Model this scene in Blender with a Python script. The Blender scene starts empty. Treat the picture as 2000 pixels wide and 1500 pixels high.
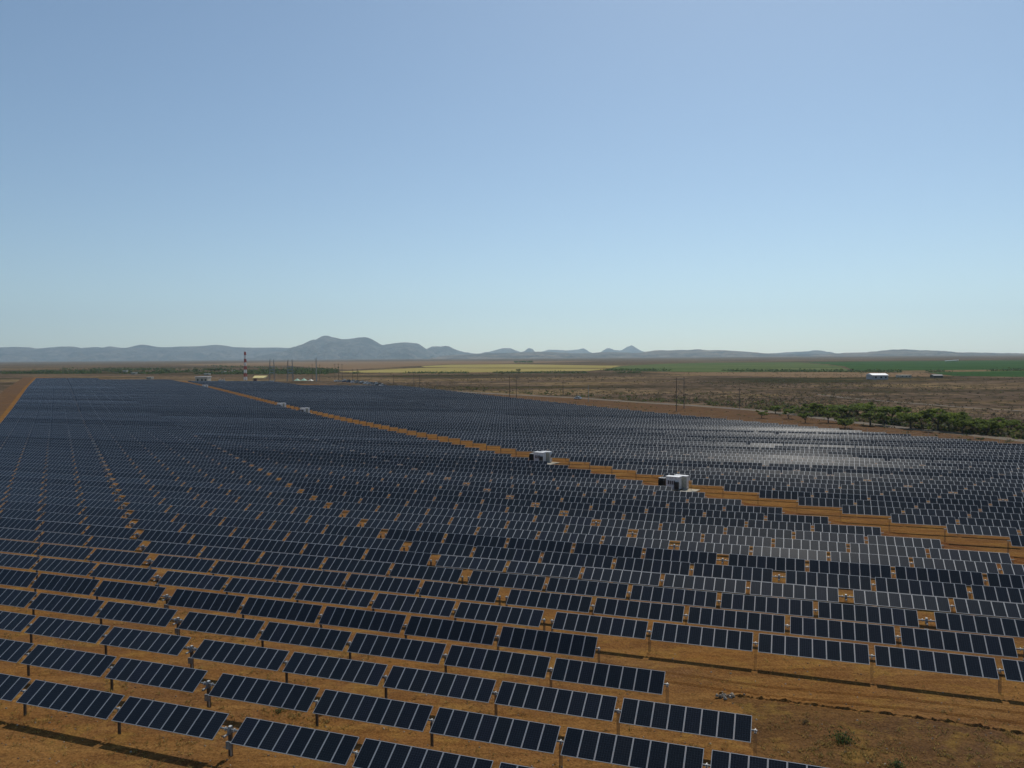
import bpy, math, random
import numpy as np
from mathutils import Vector, Matrix, Euler

random.seed(7)
R = math.radians
scene = bpy.context.scene
col = scene.collection

# ------------------------------------------------------------------ camera, sky, sun, exposure
F_PX, PITCH, ROLL, CAM_Z = 1546.65, R(1.7108), R(-0.41), 24.53      # focal length in pixels of a 2000 px wide frame
cam_data = bpy.data.cameras.new("camera")
cam_data.sensor_width = 36.0
cam_data.lens = 36.0 * F_PX / 2000.0
cam_data.clip_start, cam_data.clip_end = 0.5, 80000.0
cam = bpy.data.objects.new("camera", cam_data)
col.objects.link(cam)
cam.matrix_world = (Matrix.Translation((0, 0, CAM_Z)) @ Matrix.Rotation(R(90) - PITCH, 4, 'X') @ Matrix.Rotation(ROLL, 4, 'Z'))
scene.camera = cam

SUN_AZ, SUN_EL = R(20.0), R(50.0)                                   # azimuth from +Y towards +X
SUN_DIR = Vector((math.cos(SUN_EL) * math.sin(SUN_AZ), math.cos(SUN_EL) * math.cos(SUN_AZ), math.sin(SUN_EL)))
world = bpy.data.worlds.new("World")
scene.world = world
world.use_nodes = True
wn = world.node_tree.nodes
wl = world.node_tree.links
sky = wn.new("ShaderNodeTexSky")
sky.sky_type = 'NISHITA'
sky.sun_disc = False
sky.sun_elevation = SUN_EL
sky.sun_rotation = SUN_AZ
sky.altitude = 1200.0
sky.air_density = 1.0
sky.dust_density = 1.1
sky.ozone_density = 1.5
air_tint = wn.new("ShaderNodeMix")
air_tint.data_type, air_tint.blend_type = 'RGBA', 'MULTIPLY'
air_tint.inputs[0].default_value = 1.0
air_tint.inputs[7].default_value = (0.93, 1.0, 0.99, 1)             # the air of this place is a little greener than the model's
wl.new(sky.outputs[0], air_tint.inputs[6])
wl.new(air_tint.outputs[2], wn["Background"].inputs[0])
wn["Background"].inputs[1].default_value = 0.118

sun_data = bpy.data.lights.new("sun", 'SUN')
sun_data.energy = 4.7
sun_data.angle = R(0.5)
sun_data.color = (1.0, 0.95, 0.86)
sun = bpy.data.objects.new("sun", sun_data)
sun.rotation_euler = SUN_DIR.to_track_quat('Z', 'Y').to_euler()
sun.location = (0, 0, 300)
col.objects.link(sun)

scene.view_settings.view_transform = 'Standard'
scene.view_settings.look = 'None'
scene.view_settings.exposure = -0.35
scene.view_settings.gamma = 1.0
scene.cycles.volume_bounces = 2

# ------------------------------------------------------------------ terrain profile and pixel helper
YB = [-60, -30, 0, 30, 60, 100, 150, 200, 250] + list(range(280, 720, 20)) + [740, 780, 820, 900, 1000, 1150, 1300, 1500, 1750,
      2000, 2500, 3000, 4000, 5000, 7000, 9000, 11000, 14000, 18000, 24000]


def _profile(y):
    if y <= 260:
        return 0.0
    if y <= 700:
        s = (y - 260) / 440.0
        return 6.0 * s * s * (3 - 2 * s)
    return float(np.interp(y, [700, 1000, 1500, 2500, 4000, 7000, 11000, 24000], [6, 8.5, 12, 16, 22, 36, 54, 54]))


ZB = [_profile(y) for y in YB]


def ground_z(y):
    return float(np.interp(y, YB, ZB))


_ca, _sa = math.cos(-PITCH), math.sin(-PITCH)


def ray(px, py):
    a, b = (px - 1000) / F_PX, (py - 750) / F_PX
    c, s = math.cos(ROLL), math.sin(ROLL)
    a, b = a * c + b * s, -a * s + b * c
    x, y, z = a, 1.0, -b
    return (x, y * math.cos(PITCH) + z * math.sin(PITCH), -y * math.sin(PITCH) + z * math.cos(PITCH))


def at(px, py):
    """ground point seen at a pixel of the 2000 x 1500 photograph"""
    d = ray(px, py)
    lo, hi = 5.0, 24000.0
    f = lambda y: CAM_Z + d[2] / d[1] * y - ground_z(y)
    if f(hi) > 0:
        lo = hi
    for _ in range(60):
        m = 0.5 * (lo + hi)
        if f(m) > 0:
            lo = m
        else:
            hi = m
    y = 0.5 * (lo + hi)
    return Vector((d[0] / d[1] * y, y, ground_z(y)))


def pix(p):
    x, y, z = p[0], p[1], p[2] - CAM_Z
    yc = y * math.cos(PITCH) - z * math.sin(PITCH)
    zc = y * math.sin(PITCH) + z * math.cos(PITCH)
    if yc < 1:
        return (99999.0 if x > 0 else -99999.0, 99999.0)
    u, v = x / yc, -zc / yc
    c, s = math.cos(ROLL), math.sin(ROLL)
    return (1000 + F_PX * (u * c - v * s), 750 + F_PX * (u * s + v * c))


# ------------------------------------------------------------------ materials
def mat(name, color, rough=0.8, metal=0.0, spec=0.5):
    m = bpy.data.materials.new(name)
    m.use_nodes = True
    b = m.node_tree.nodes["Principled BSDF"]
    b.inputs["Base Color"].default_value = (*color, 1)
    b.inputs["Roughness"].default_value = rough
    b.inputs["Metallic"].default_value = metal
    b.inputs["Specular IOR Level"].default_value = spec
    return m


class NT:
    def __init__(self, m):
        self.t = m.node_tree
        self.n, self.l = self.t.nodes, self.t.links
        self.bsdf = self.n["Principled BSDF"]

    def add(self, kind, **kw):
        o = self.n.new(kind)
        for k, v in kw.items():
            setattr(o, k, v)
        return o

    def link(self, a, b):
        self.l.new(a, b)

    def noise(self, vec, scale, detail=5.0, rough=0.55, distort=0.0):
        o = self.add("ShaderNodeTexNoise")
        o.inputs["Scale"].default_value = scale
        o.inputs["Detail"].default_value = detail
        o.inputs["Roughness"].default_value = rough
        o.inputs["Distortion"].default_value = distort
        self.link(vec, o.inputs["Vector"])
        return o.outputs["Fac"]

    def ramp(self, fac, stops, interp='LINEAR'):
        o = self.add("ShaderNodeValToRGB")
        r = o.color_ramp
        r.interpolation = interp
        while len(r.elements) < len(stops):
            r.elements.new(0.5)
        for e, (p, c) in zip(r.elements, stops):
            e.position = p
            e.color = (*c, 1) if len(c) == 3 else c
        self.link(fac, o.inputs[0])
        return o.outputs["Color"]

    def mix(self, fac, a, b, mode='MIX'):
        o = self.add("ShaderNodeMix", data_type='RGBA', blend_type=mode)
        for s, v in ((o.inputs[0], fac), (o.inputs[6], a), (o.inputs[7], b)):
            if isinstance(v, (int, float)):
                s.default_value = v
            elif isinstance(v, tuple):
                s.default_value = (*v, 1)
            else:
                self.link(v, s)
        return o.outputs[2]

    def mapping(self, vec, rot=(0, 0, 0), scale=(1, 1, 1)):
        o = self.add("ShaderNodeMapping")
        o.inputs["Rotation"].default_value = rot
        o.inputs["Scale"].default_value = scale
        self.link(vec, o.inputs["Vector"])
        return o.outputs["Vector"]

    def pos(self):
        return self.add("ShaderNodeNewGeometry").outputs["Position"]

    def bump(self, h, strength, dist):
        o = self.add("ShaderNodeBump")
        o.inputs["Strength"].default_value = strength
        o.inputs["Distance"].default_value = dist
        self.link(h, o.inputs["Height"])
        self.link(o.outputs["Normal"], self.bsdf.inputs["Normal"])


TH = R(19.9)                                                        # the rows run along U, V points away from the camera
U = Vector((math.cos(TH), -math.sin(TH), 0))
V = Vector((math.sin(TH), math.cos(TH), 0))

BL = ((0, 0, 0), (1, 1, 1))


def soil_material(name, c_main, c_dark, c_pale, straw, straw_amount, turn=None):
    m = mat(name, c_main, 0.95, 0, 0.0)
    t = NT(m)
    p = t.pos()
    along = t.mapping(p, rot=(0, 0, TH if turn is None else turn), scale=(0.10, 0.9, 1))      # wheel streaks
    n0 = t.noise(p, 0.045, 6, 0.62, 0.5)
    n1 = t.noise(p, 0.19, 7, 0.68, 0.4)
    n2 = t.noise(along, 0.55, 6, 0.65)
    n3 = t.noise(p, 1.9, 5, 0.7)
    n4 = t.noise(p, 0.34, 6, 0.65, 0.6)
    umber = (c_dark[0] * 0.95, c_dark[1] * 1.15, c_dark[2] * 1.9)
    c = t.mix(t.ramp(n1, [(0.40, (0, 0, 0)), (0.58, (1, 1, 1))]), c_dark, c_main)
    c = t.mix(t.ramp(n0, [(0.46, (0, 0, 0)), (0.60, (0.75, 0.75, 0.75))]), c, umber)
    c = t.mix(t.ramp(n2, [(0.45, (0, 0, 0)), (0.66, (0.8, 0.8, 0.8))]), c, c_pale)
    c = t.mix(t.ramp(n4, [(0.52, (0, 0, 0)), (0.64, (straw_amount,) * 3)]), c, straw)
    c = t.mix(t.ramp(n3, [(0.30, (0.8, 0.8, 0.8)), (0.5, (0, 0, 0))]), c, tuple(x * 0.55 for x in c_dark))
    n5 = t.noise(p, 7.0, 4, 0.65)
    n6 = t.noise(along, 1.6, 4, 0.7)
    c = t.mix(t.ramp(n6, [(0.36, (0.7, 0.7, 0.7)), (0.50, (0, 0, 0))]), c, tuple(x * 0.8 for x in c_dark))
    c = t.mix(0.42, c, t.ramp(n5, [(0.34, tuple(x * 0.4 for x in c_dark)), (0.66, tuple(x * 1.15 for x in c_pale))]))
    t.link(c, t.bsdf.inputs["Base Color"])
    hh = t.noise(p, 1.3, 8, 0.65)
    t.bump(hh, 1.0, 0.25)
    return m


M = {}
M['soil'] = soil_material("site_soil", (0.215, 0.098, 0.030), (0.118, 0.050, 0.019), (0.280, 0.150, 0.050), (0.275, 0.168, 0.040), 0.6)
M['corridor'] = soil_material("red_soil", (0.170, 0.062, 0.022), (0.090, 0.032, 0.013), (0.235, 0.115, 0.042), (0.23, 0.13, 0.036), 0.35, R(-60))
M['verge'] = soil_material("verge_soil", (0.140, 0.074, 0.038), (0.085, 0.047, 0.027), (0.175, 0.105, 0.056), (0.16, 0.118, 0.050), 0.6)


def plain_material():
    m = mat("scrub_plain", (0.1, 0.07, 0.05), 0.97, 0, 0.0)
    t = NT(m)
    p = t.pos()
    big = t.noise(t.mapping(p, rot=(0, 0, R(10)), scale=(0.5, 1.3, 1)), 0.0062, 6, 0.6, 0.5)
    mid = t.noise(t.mapping(p, scale=(0.4, 1.2, 1)), 0.018, 6, 0.65)
    fine = t.noise(p, 0.13, 6, 0.7)
    c = t.ramp(big, [(0.37, (0.044, 0.041, 0.020)), (0.44, (0.080, 0.058, 0.038)), (0.53, (0.140, 0.096, 0.070)), (0.61, (0.230, 0.160, 0.082))])
    c = t.mix(t.ramp(mid, [(0.50, (0, 0, 0)), (0.66, (0.8, 0.8, 0.8))]), c, (0.155, 0.105, 0.052))
    c = t.mix(t.ramp(fine, [(0.40, (0.8, 0.8, 0.8)), (0.56, (0, 0, 0))]), c, (0.026, 0.025, 0.013))
    t.link(c, t.bsdf.inputs["Base Color"])
    t.bump(fine, 0.6, 1.0)
    return m


M['plain'] = plain_material()


def crop_material(name, a, b, scale=0.02):
    m = mat(name, a, 0.95, 0, 0.0)
    t = NT(m)
    p = t.pos()
    n = t.noise(t.mapping(p, rot=(0, 0, R(12)), scale=(0.25, 1, 1)), scale, 5, 0.6)
    n2 = t.noise(p, scale * 9, 4, 0.7)
    c = t.ramp(n, [(0.36, a), (0.64, b)])
    c = t.mix(t.ramp(n2, [(0.35, (0.45, 0.45, 0.45)), (0.6, (0, 0, 0))]), c, tuple(x * 0.6 for x in a))
    t.link(c, t.bsdf.inputs["Base Color"])
    return m


M['yellow'] = crop_material("stubble", (0.27, 0.220, 0.075), (0.34, 0.285, 0.115))
M['tan'] = crop_material("fallow", (0.175, 0.115, 0.066), (0.22, 0.150, 0.09))
M['green'] = crop_material("alfalfa", (0.062, 0.098, 0.034), (0.130, 0.148, 0.062), 0.012)
M['deep_green'] = crop_material("irrigated_crop", (0.034, 0.074, 0.024), (0.055, 0.100, 0.034), 0.010)
M['road'] = soil_material("pale_road", (0.20, 0.165, 0.125), (0.16, 0.125, 0.09), (0.24, 0.205, 0.16), (0.2, 0.165, 0.11), 0.3)


def hill_material(name, a, b, scale):
    m = mat(name, a, 0.97, 0, 0.0)
    t = NT(m)
    p = t.pos()
    n = t.noise(p, scale, 7, 0.65)
    n2 = t.noise(p, scale * 6, 5, 0.7)
    c = t.ramp(n, [(0.36, a), (0.62, b)])
    c = t.mix(t.ramp(n2, [(0.38, (0.6, 0.6, 0.6)), (0.58, (0, 0, 0))]), c, tuple(x * 0.55 for x in a))
    t.link(c, t.bsdf.inputs["Base Color"])
    t.bump(n, 1.0, 220.0)
    return m


M['mountain'] = hill_material("rocky_mountain", (0.022, 0.021, 0.018), (0.150, 0.122, 0.094), 0.0022)  # wide dark-to-light range puts relief shading into the rock colour
M['hill'] = hill_material("dry_hill", (0.050, 0.042, 0.030), (0.230, 0.165, 0.110), 0.0016)


def glass_material():
    m = mat("photovoltaic_glass", (0.01, 0.014, 0.028), 0.19, 0, 0.46)
    t = NT(m)
    uv = t.add("ShaderNodeUVMap").outputs["UV"]
    br = t.add("ShaderNodeTexBrick", offset=0.0, squash=1.0)
    t.link(t.mapping(uv, scale=(6.0, 12.0, 1)), br.inputs["Vector"])
    br.inputs["Scale"].default_value = 1.0
    br.inputs["Mortar Size"].default_value = 0.045
    br.inputs["Mortar Smooth"].default_value = 0.1
    br.inputs["Brick Width"].default_value = 1.0
    br.inputs["Row Height"].default_value = 1.0
    br.inputs["Color1"].default_value = (0.0022, 0.0034, 0.0042, 1)
    br.inputs["Color2"].default_value = (0.0030, 0.0044, 0.0056, 1)
    br.inputs["Mortar"].default_value = (0.020, 0.024, 0.030, 1)
    at_ = t.add("ShaderNodeAttribute", attribute_name="tint")
    oi = t.add("ShaderNodeObjectInfo")
    c = t.mix(1.0, br.outputs["Color"], at_.outputs["Color"], 'MULTIPLY')
    c = t.mix(1.0, c, t.ramp(oi.outputs["Random"], [(0.0, (0.75, 0.85, 0.9)), (0.5, (1, 1, 1)), (1.0, (1.35, 1.2, 1.35))]), 'MULTIPLY')
    dust = t.noise(t.pos(), 0.55, 5, 0.65)
    c = t.mix(t.ramp(dust, [(0.35, (0, 0, 0)), (0.75, (0.022, 0.022, 0.022))]), c, (0.14, 0.125, 0.105))
    t.link(c, t.bsdf.inputs["Base Color"])
    return m


M['glass'] = glass_material()
M['frame'] = mat("anodised_frame", (0.37, 0.39, 0.415), 0.62, 0.25)
M['backsheet'] = mat("backsheet", (0.62, 0.62, 0.6), 0.7)


def galvanised(name, c, rough=0.5, metal=0.5):
    m = mat(name, c, rough, metal)
    t = NT(m)
    n = t.noise(t.pos(), 3.5, 5, 0.65)
    t.link(t.ramp(n, [(0.32, tuple(x * 0.62 for x in c)), (0.68, tuple(min(1, x * 1.15) for x in c))]), t.bsdf.inputs["Base Color"])
    return m


M['steel'] = galvanised("galvanised_steel", (0.25, 0.25, 0.245), 0.6, 0.2)
M['post'] = galvanised("weathered_post", (0.13, 0.10, 0.075), 0.75, 0.1)
M['bright'] = galvanised("bright_bearing", (0.55, 0.54, 0.51), 0.5, 0.1)
M['box'] = galvanised("control_box_paint", (0.19, 0.195, 0.2), 0.55, 0.0)
M['white'] = galvanised("white_paint", (0.78, 0.76, 0.75), 0.45, 0.0)
M['cream'] = galvanised("cream_paint", (0.50, 0.47, 0.38), 0.6, 0.0)
M['black'] = galvanised("dark_metal", (0.035, 0.037, 0.036), 0.5, 0.2)
M['grille'] = mat("louvre_grille", (0.11, 0.085, 0.085), 0.6, 0.2)
M['concrete'] = galvanised("concrete", (0.40, 0.35, 0.26), 0.9, 0.0)
M['wood'] = galvanised("pole_wood", (0.075, 0.058, 0.045), 0.9, 0.0)
M['pale_pole'] = galvanised("pale_pole_steel", (0.42, 0.42, 0.40), 0.6, 0.2)
M['red'] = galvanised("red_paint", (0.42, 0.045, 0.035), 0.5, 0.0)
M['canopy'] = galvanised("yellow_roof", (0.66, 0.54, 0.20), 0.6, 0.0)
M['tent'] = galvanised("green_canvas", (0.36, 0.55, 0.40), 0.8, 0.0)
M['brick'] = galvanised("red_brick", (0.24, 0.10, 0.07), 0.9, 0.0)
M['window'] = mat("dark_window", (0.03, 0.035, 0.04), 0.15)
M['tyre'] = mat("tyre_rubber", (0.02, 0.02, 0.02), 0.9)
M['bluegrey'] = galvanised("blue_grey_paint", (0.30, 0.37, 0.44), 0.6, 0.0)
M['lavender'] = galvanised('pale_cladding', (0.40, 0.375, 0.39), 0.6, 0.0)
M['yellow_plastic'] = mat("yellow_strap", (0.70, 0.50, 0.12), 0.5)
M['bark'] = galvanised("bark", (0.07, 0.052, 0.04), 0.95, 0.0)
for k, c in dict(car_white=(0.78, 0.78, 0.78), car_silver=(0.42, 0.43, 0.45), car_black=(0.02, 0.021, 0.024), car_blue=(0.03, 0.06, 0.14),
                 car_red=(0.22, 0.03, 0.025), car_grey=(0.12, 0.125, 0.13), car_sand=(0.36, 0.30, 0.2)).items():
    M[k] = mat(k + "_paint", c, 0.25, 0.0)


def leaf_material(name, stops):
    m = mat(name, stops[0][1], 0.7, 0, 0.3)
    t = NT(m)
    a = t.add("ShaderNodeAttribute", attribute_name="tint")
    c = t.ramp(a.outputs["Fac"], stops)
    t.link(c, t.bsdf.inputs["Base Color"])
    tr = t.add("ShaderNodeBsdfTranslucent")
    t.link(c, tr.inputs["Color"])
    ms = t.add("ShaderNodeMixShader")
    ms.inputs[0].default_value = 0.0 if "stone" in name else 0.6
    t.link(t.bsdf.outputs[0], ms.inputs[1])
    t.link(tr.outputs[0], ms.inputs[2])
    t.link(ms.outputs[0], t.n["Material Output"].inputs["Surface"])
    return m


M['leaf'] = leaf_material("mesquite_leaves", [(0.0, (0.060, 0.088, 0.016)), (0.5, (0.125, 0.165, 0.030)), (1.0, (0.210, 0.235, 0.048))])
M['leaf_dark'] = leaf_material("dark_leaves", [(0.0, (0.026, 0.044, 0.016)), (0.5, (0.050, 0.080, 0.024)), (1.0, (0.085, 0.115, 0.034))])
M['scrub'] = leaf_material("scrub_twigs", [(0.0, (0.050, 0.042, 0.022)), (0.35, (0.085, 0.064, 0.040)), (0.6, (0.150, 0.104, 0.062)), (0.8, (0.060, 0.078, 0.020)), (1.0, (0.105, 0.118, 0.032))])
M['straw'] = leaf_material("dry_straw", [(0.0, (0.17, 0.11, 0.033)), (0.5, (0.28, 0.195, 0.057)), (1.0, (0.37, 0.275, 0.095))])
M['stone'] = leaf_material("pale_stone", [(0.0, (0.11, 0.07, 0.042)), (0.5, (0.20, 0.155, 0.11)), (1.0, (0.36, 0.32, 0.26))])


# ------------------------------------------------------------------ mesh builder
class MB:
    """collects faces with material slots (and uv / tint) and links them as ONE mesh object"""

    def __init__(self):
        self.v, self.f, self.m, self.mats = [], [], [], []
        self.uv, self.tint = {}, {}

    def slot(self, m):
        if m not in self.mats:
            self.mats.append(m)
        return self.mats.index(m)

    def face(self, pts, m, uv=None, tint=None):
        i = len(self.v)
        self.v += [tuple(p) for p in pts]
        k = len(self.f)
        self.f.append(tuple(range(i, i + len(pts))))
        self.m.append(self.slot(m))
        if uv:
            self.uv[k] = uv
        if tint is not None:
            self.tint[k] = tint

    def box(self, c, s, m, rot=None):
        cx, cy, cz = c
        hx, hy, hz = s[0] / 2, s[1] / 2, s[2] / 2
        P = [Vector((x * hx, y * hy, z * hz)) for x in (-1, 1) for y in (-1, 1) for z in (-1, 1)]
        if rot is not None:
            P = [rot @ p for p in P]
        P = [p + Vector(c) for p in P]
        for q in ((0, 1, 3, 2), (4, 6, 7, 5), (0, 4, 5, 1), (2, 3, 7, 6), (0, 2, 6, 4), (1, 5, 7, 3)):
            self.face([P[i] for i in q], m)

    def tube(self, a, b, r0, r1, m, n=8, caps=True):
        a, b = Vector(a), Vector(b)
        d = (b - a).normalized()
        s = d.orthogonal().normalized()
        t = d.cross(s)
        A = [a + (s * math.cos(2 * math.pi * i / n) + t * math.sin(2 * math.pi * i / n)) * r0 for i in range(n)]
        B = [b + (s * math.cos(2 * math.pi * i / n) + t * math.sin(2 * math.pi * i / n)) * r1 for i in range(n)]
        for i in range(n):
            j = (i + 1) % n
            self.face([A[i], A[j], B[j], B[i]], m)
        if caps:
            self.face(A[::-1], m)
            self.face(B, m)

    def transform(self, mx):
        self.v = [tuple(mx @ Vector(p)) for p in self.v]
        return self

    def mesh(self, name):
        me = bpy.data.meshes.new(name)
        me.from_pydata(self.v, [], self.f)
        for m in self.mats:
            me.materials.append(m)
        me.polygons.foreach_set("material_index", self.m)
        if self.uv:
            l = me.uv_layers.new(name="UVMap")
            for k, uv in self.uv.items():
                for li, c in zip(me.polygons[k].loop_indices, uv):
                    l.data[li].uv = c
        if self.tint:
            a = me.attributes.new("tint", 'FLOAT_COLOR', 'FACE')
            for k in range(len(self.f)):
                t = self.tint.get(k, 1.0)
                a.data[k].color = (*t, 1) if isinstance(t, tuple) else (t, t, t, 1)
        me.update()
        return me

    def build(self, name, parent=None, loc=None):
        return link(name, self.mesh(name), parent, loc)


def link(name, me, parent=None, loc=None):
    o = bpy.data.objects.new(name, me)
    col.objects.link(o)
    if parent:
        o.parent = parent
    if loc is not None:
        o.location = loc
    return o


def tag(o, label=None, cat=None, group=None, kind=None):
    for k, v in (('label', label), ('category', cat), ('group', group), ('kind', kind)):
        if v:
            o[k] = v
    return o


def empty(name, loc, rz=0.0):
    o = bpy.data.objects.new(name, None)
    o.empty_display_size = 0.5
    col.objects.link(o)
    o.location = loc
    o.rotation_euler = (0, 0, rz)
    return o


def copy_tree(o, parent=None, kids=None):
    c = o.copy()
    col.objects.link(c)
    c.parent = parent
    for ch in list(o.children):
        copy_tree(ch, c)
    return c


def quads_mesh(name, verts, tints, m):
    """verts: (n, 4, 3) array of loose quads"""
    n = len(verts)
    me = bpy.data.meshes.new(name)
    me.vertices.add(n * 4)
    me.vertices.foreach_set("co", np.asarray(verts, dtype=np.float32).ravel())
    me.loops.add(n * 4)
    me.loops.foreach_set("vertex_index", np.arange(n * 4, dtype=np.int32))
    me.polygons.add(n)
    me.polygons.foreach_set("loop_start", np.arange(0, n * 4, 4, dtype=np.int32))
    a = me.attributes.new("tint", 'FLOAT_COLOR', 'FACE')
    t = np.clip(np.asarray(tints, dtype=np.float32), 0, 1)
    a.data.foreach_set("color", np.stack([t, t, t, np.ones_like(t)], 1).ravel())
    me.materials.append(m)
    me.update(calc_edges=True)
    me.validate()
    return me


rng = np.random.default_rng(11)


def leaf_quads(centers, size, flat=0.0):
    """one randomly turned leaf clump quad per centre"""
    n = len(centers)
    a = rng.normal(size=(n, 3))
    a[:, 2] *= (1 - flat)
    a /= np.linalg.norm(a, axis=1)[:, None] + 1e-9
    b = rng.normal(size=(n, 3))
    b -= (b * a).sum(1)[:, None] * a
    b /= np.linalg.norm(b, axis=1)[:, None] + 1e-9
    s = np.broadcast_to(np.asarray(size, dtype=float), (n,)) * rng.uniform(0.6, 1.35, n)
    a *= (s * 0.5)[:, None]
    b *= (s * 0.36)[:, None]
    c = np.asarray(centers)
    return np.stack([c - a, c + b * 0.9, c + a, c - b * 0.9], 1)


# ------------------------------------------------------------------ the setting
def strip_sheet(name, poly, m, lift, split_x=None):
    """a sheet draped on the terrain inside a polygon given in world x, y"""
    ys = sorted({p[1] for p in poly} | {y for y in YB if min(p[1] for p in poly) < y < max(p[1] for p in poly)})
    mb = MB()
    n = len(poly)
    for y0, y1 in zip(ys[:-1], ys[1:]):
        if y1 - y0 < 1e-6:
            continue
        ym = 0.5 * (y0 + y1)
        xs = []
        for i in range(n):
            (xa, ya), (xb, yb) = poly[i], poly[(i + 1) % n]
            if (ya <= ym < yb) or (yb <= ym < ya):
                f = lambda y: xa + (xb - xa) * (y - ya) / (yb - ya)
                xs.append((f(ym), f(y0), f(y1)))
        xs.sort()
        z0, z1 = ground_z(y0) + lift, ground_z(y1) + lift
        for l, r in zip(xs[0::2], xs[1::2]):
            mb.face([(l[1], y0, z0), (r[1], y0, z0), (r[2], y1, z1), (l[2], y1, z1)], m)
    return tag(mb.build(name), kind='structure')


def ground_sheet():
    mb = MB()
    me = bpy.data.meshes.new("ground")
    xs = [-26000, -12000, -6000, -3000, -1500, -700, -300, -100, 0, 100, 300, 700, 1500, 3000, 6000, 12000, 26000]
    v = [(x, y, z) for y, z in zip(YB, ZB) for x in xs]
    k = len(xs)
    f = [(j * k + i, j * k + i + 1, (j + 1) * k + i + 1, (j + 1) * k + i) for j in range(len(YB) - 1) for i in range(k - 1)]
    me.from_pydata(v, [], f)
    me.materials.append(M['plain'])
    return tag(link("ground", me), kind='structure')


ground_sheet()


def W(px, py):
    p = at(px, py)
    return (p.x, p.y)


# tracker lattice (fitted to the photograph)
N_V, V0 = 5.213, 39.65
N_U, U0 = -6.174, -33.14
MW, WB, GAP, GM, GE, TUBE_H, HALF_D = 1.0125, 8.1, 0.423, 1.3225, 1.159, 1.72, 0.912
HALF = GM / 2 + 5 * WB + 4 * GAP
LEN = 2 * HALF + GE
CORR = 14.6
BLOCK_S = [0.0, LEN, LEN + HALF + CORR + HALF, LEN + HALF + CORR + HALF + LEN]


def lattice(n, s):
    p = U * (U0 + N_U * n + s) + V * (V0 + N_V * n)
    return Vector((p.x, p.y, ground_z(p.y)))


S_RIGHT = BLOCK_S[3] + HALF
site = [lattice(-8, -HALF - 3), lattice(-8, S_RIGHT + 6), lattice(60, S_RIGHT + 6), lattice(95, S_RIGHT + 9), lattice(112, BLOCK_S[1] + HALF),
        lattice(128, -HALF - 6), lattice(60, -HALF - 6)]
strip_sheet("site_ground", [(p.x, p.y) for p in site], M['soil'], 0.03)
corr = [lattice(2, LEN + HALF + 1), lattice(2, LEN + HALF + CORR - 1), lattice(108, LEN + HALF + CORR - 1), lattice(108, LEN + HALF + 1)]
strip_sheet("dirt_road", [(p.x, p.y) for p in corr], M['corridor'], 0.045)
lrd = [lattice(20, -HALF - 22), lattice(20, -HALF - 5), lattice(128, -HALF - 6), lattice(128, -HALF - 24)]
strip_sheet("side_track", [(p.x, p.y) for p in lrd], M['verge'], 0.045)
road_px = [(700, 752), (880, 764.5), (1000, 771), (1130, 777.5), (1250, 786), (1350, 792), (1470, 801), (1560, 811), (1660, 824), (1800, 840), (1900, 850), (2060, 868)]
rp = [Vector((*W(*q), 0)) for q in road_px]


vp = [lattice(n, S_RIGHT + 3) for n in (14, 40, 70, 98)]
strip_sheet("verge", [(p.x, p.y) for p in rp[::-1]] + [(p.x, p.y) for p in vp[::-1]], M['verge'], 0.06)


def ribbon(pts, w):
    L_, R_ = [], []
    for i, p in enumerate(pts):
        d = (pts[min(i + 1, len(pts) - 1)] - pts[max(i - 1, 0)]).normalized()
        nrm = Vector((-d.y, d.x, 0)) * w / 2
        L_.append(p + nrm)
        R_.append(p - nrm)
    return [(p.x, p.y) for p in L_ + R_[::-1]]


strip_sheet("road", ribbon(rp, 6.5), M['road'], 0.075)
track = [Vector((*W(*q), 0)) for q in [(1598, 770), (1640, 776), (1720, 783), (1800, 789), (1900, 797), (2060, 806)]]
strip_sheet("path", ribbon(track, 4.0), M['road'], 0.05)
for name, poly, m in (
        ("tan_field", [(330, 713.2), (390, 711), (560, 706.8), (880, 705.4), (1180, 705.6), (1000, 710), (880, 711.2), (822, 714.5), (690, 721.8), (640, 720.5), (560, 713.8), (470, 714.6)], 'tan'),
        ("yellow_field", [(655, 726), (822, 718.6), (880, 719), (1195, 720.2), (1150, 724.5), (880, 727.5), (700, 728)], 'yellow'),
        ("yellow_field", [(822, 715.2), (880, 712.3), (1000, 711.4), (1213, 714.5), (1195, 718.8), (880, 718), (830, 717.4)], 'yellow'),
        ("green_field", [(1180, 722), (1215, 715), (1300, 710.5), (1380, 708.6), (1560, 707.6), (1640, 716), (1660, 724), (1600, 726), (1380, 727), (1250, 725)], 'green'),
        ("irrigated_field", [(1572, 707.4), (1700, 706), (2060, 703.2), (2060, 721), (1720, 724), (1668, 724), (1650, 716)], 'deep_green'),
        ("irrigated_field", [(1812, 727.5), (2060, 722.8), (2060, 737.5), (1860, 734)], 'deep_green'),
        ("bare_strip", [(1250, 727.4), (1600, 726.6), (1800, 728), (1840, 735), (1600, 738), (1380, 733)], 'tan')):
    strip_sheet(name, [W(*q) for q in poly], M[m], 0.12)


def wheel_pair(pts, wob, m, lift):
    for off in (-0.85, 0.85):
        line = []
        for k, q in enumerate(pts):
            d = (pts[min(k + 1, len(pts) - 1)] - pts[max(k - 1, 0)]).normalized()
            line.append(q + Vector((-d.y, d.x, 0)) * (off + wob * math.sin(k * 0.9) + 0.4 * wob * math.sin(k * 2.3)))
        strip_sheet("wheel_track", ribbon(line, 0.42), m, lift)


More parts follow.
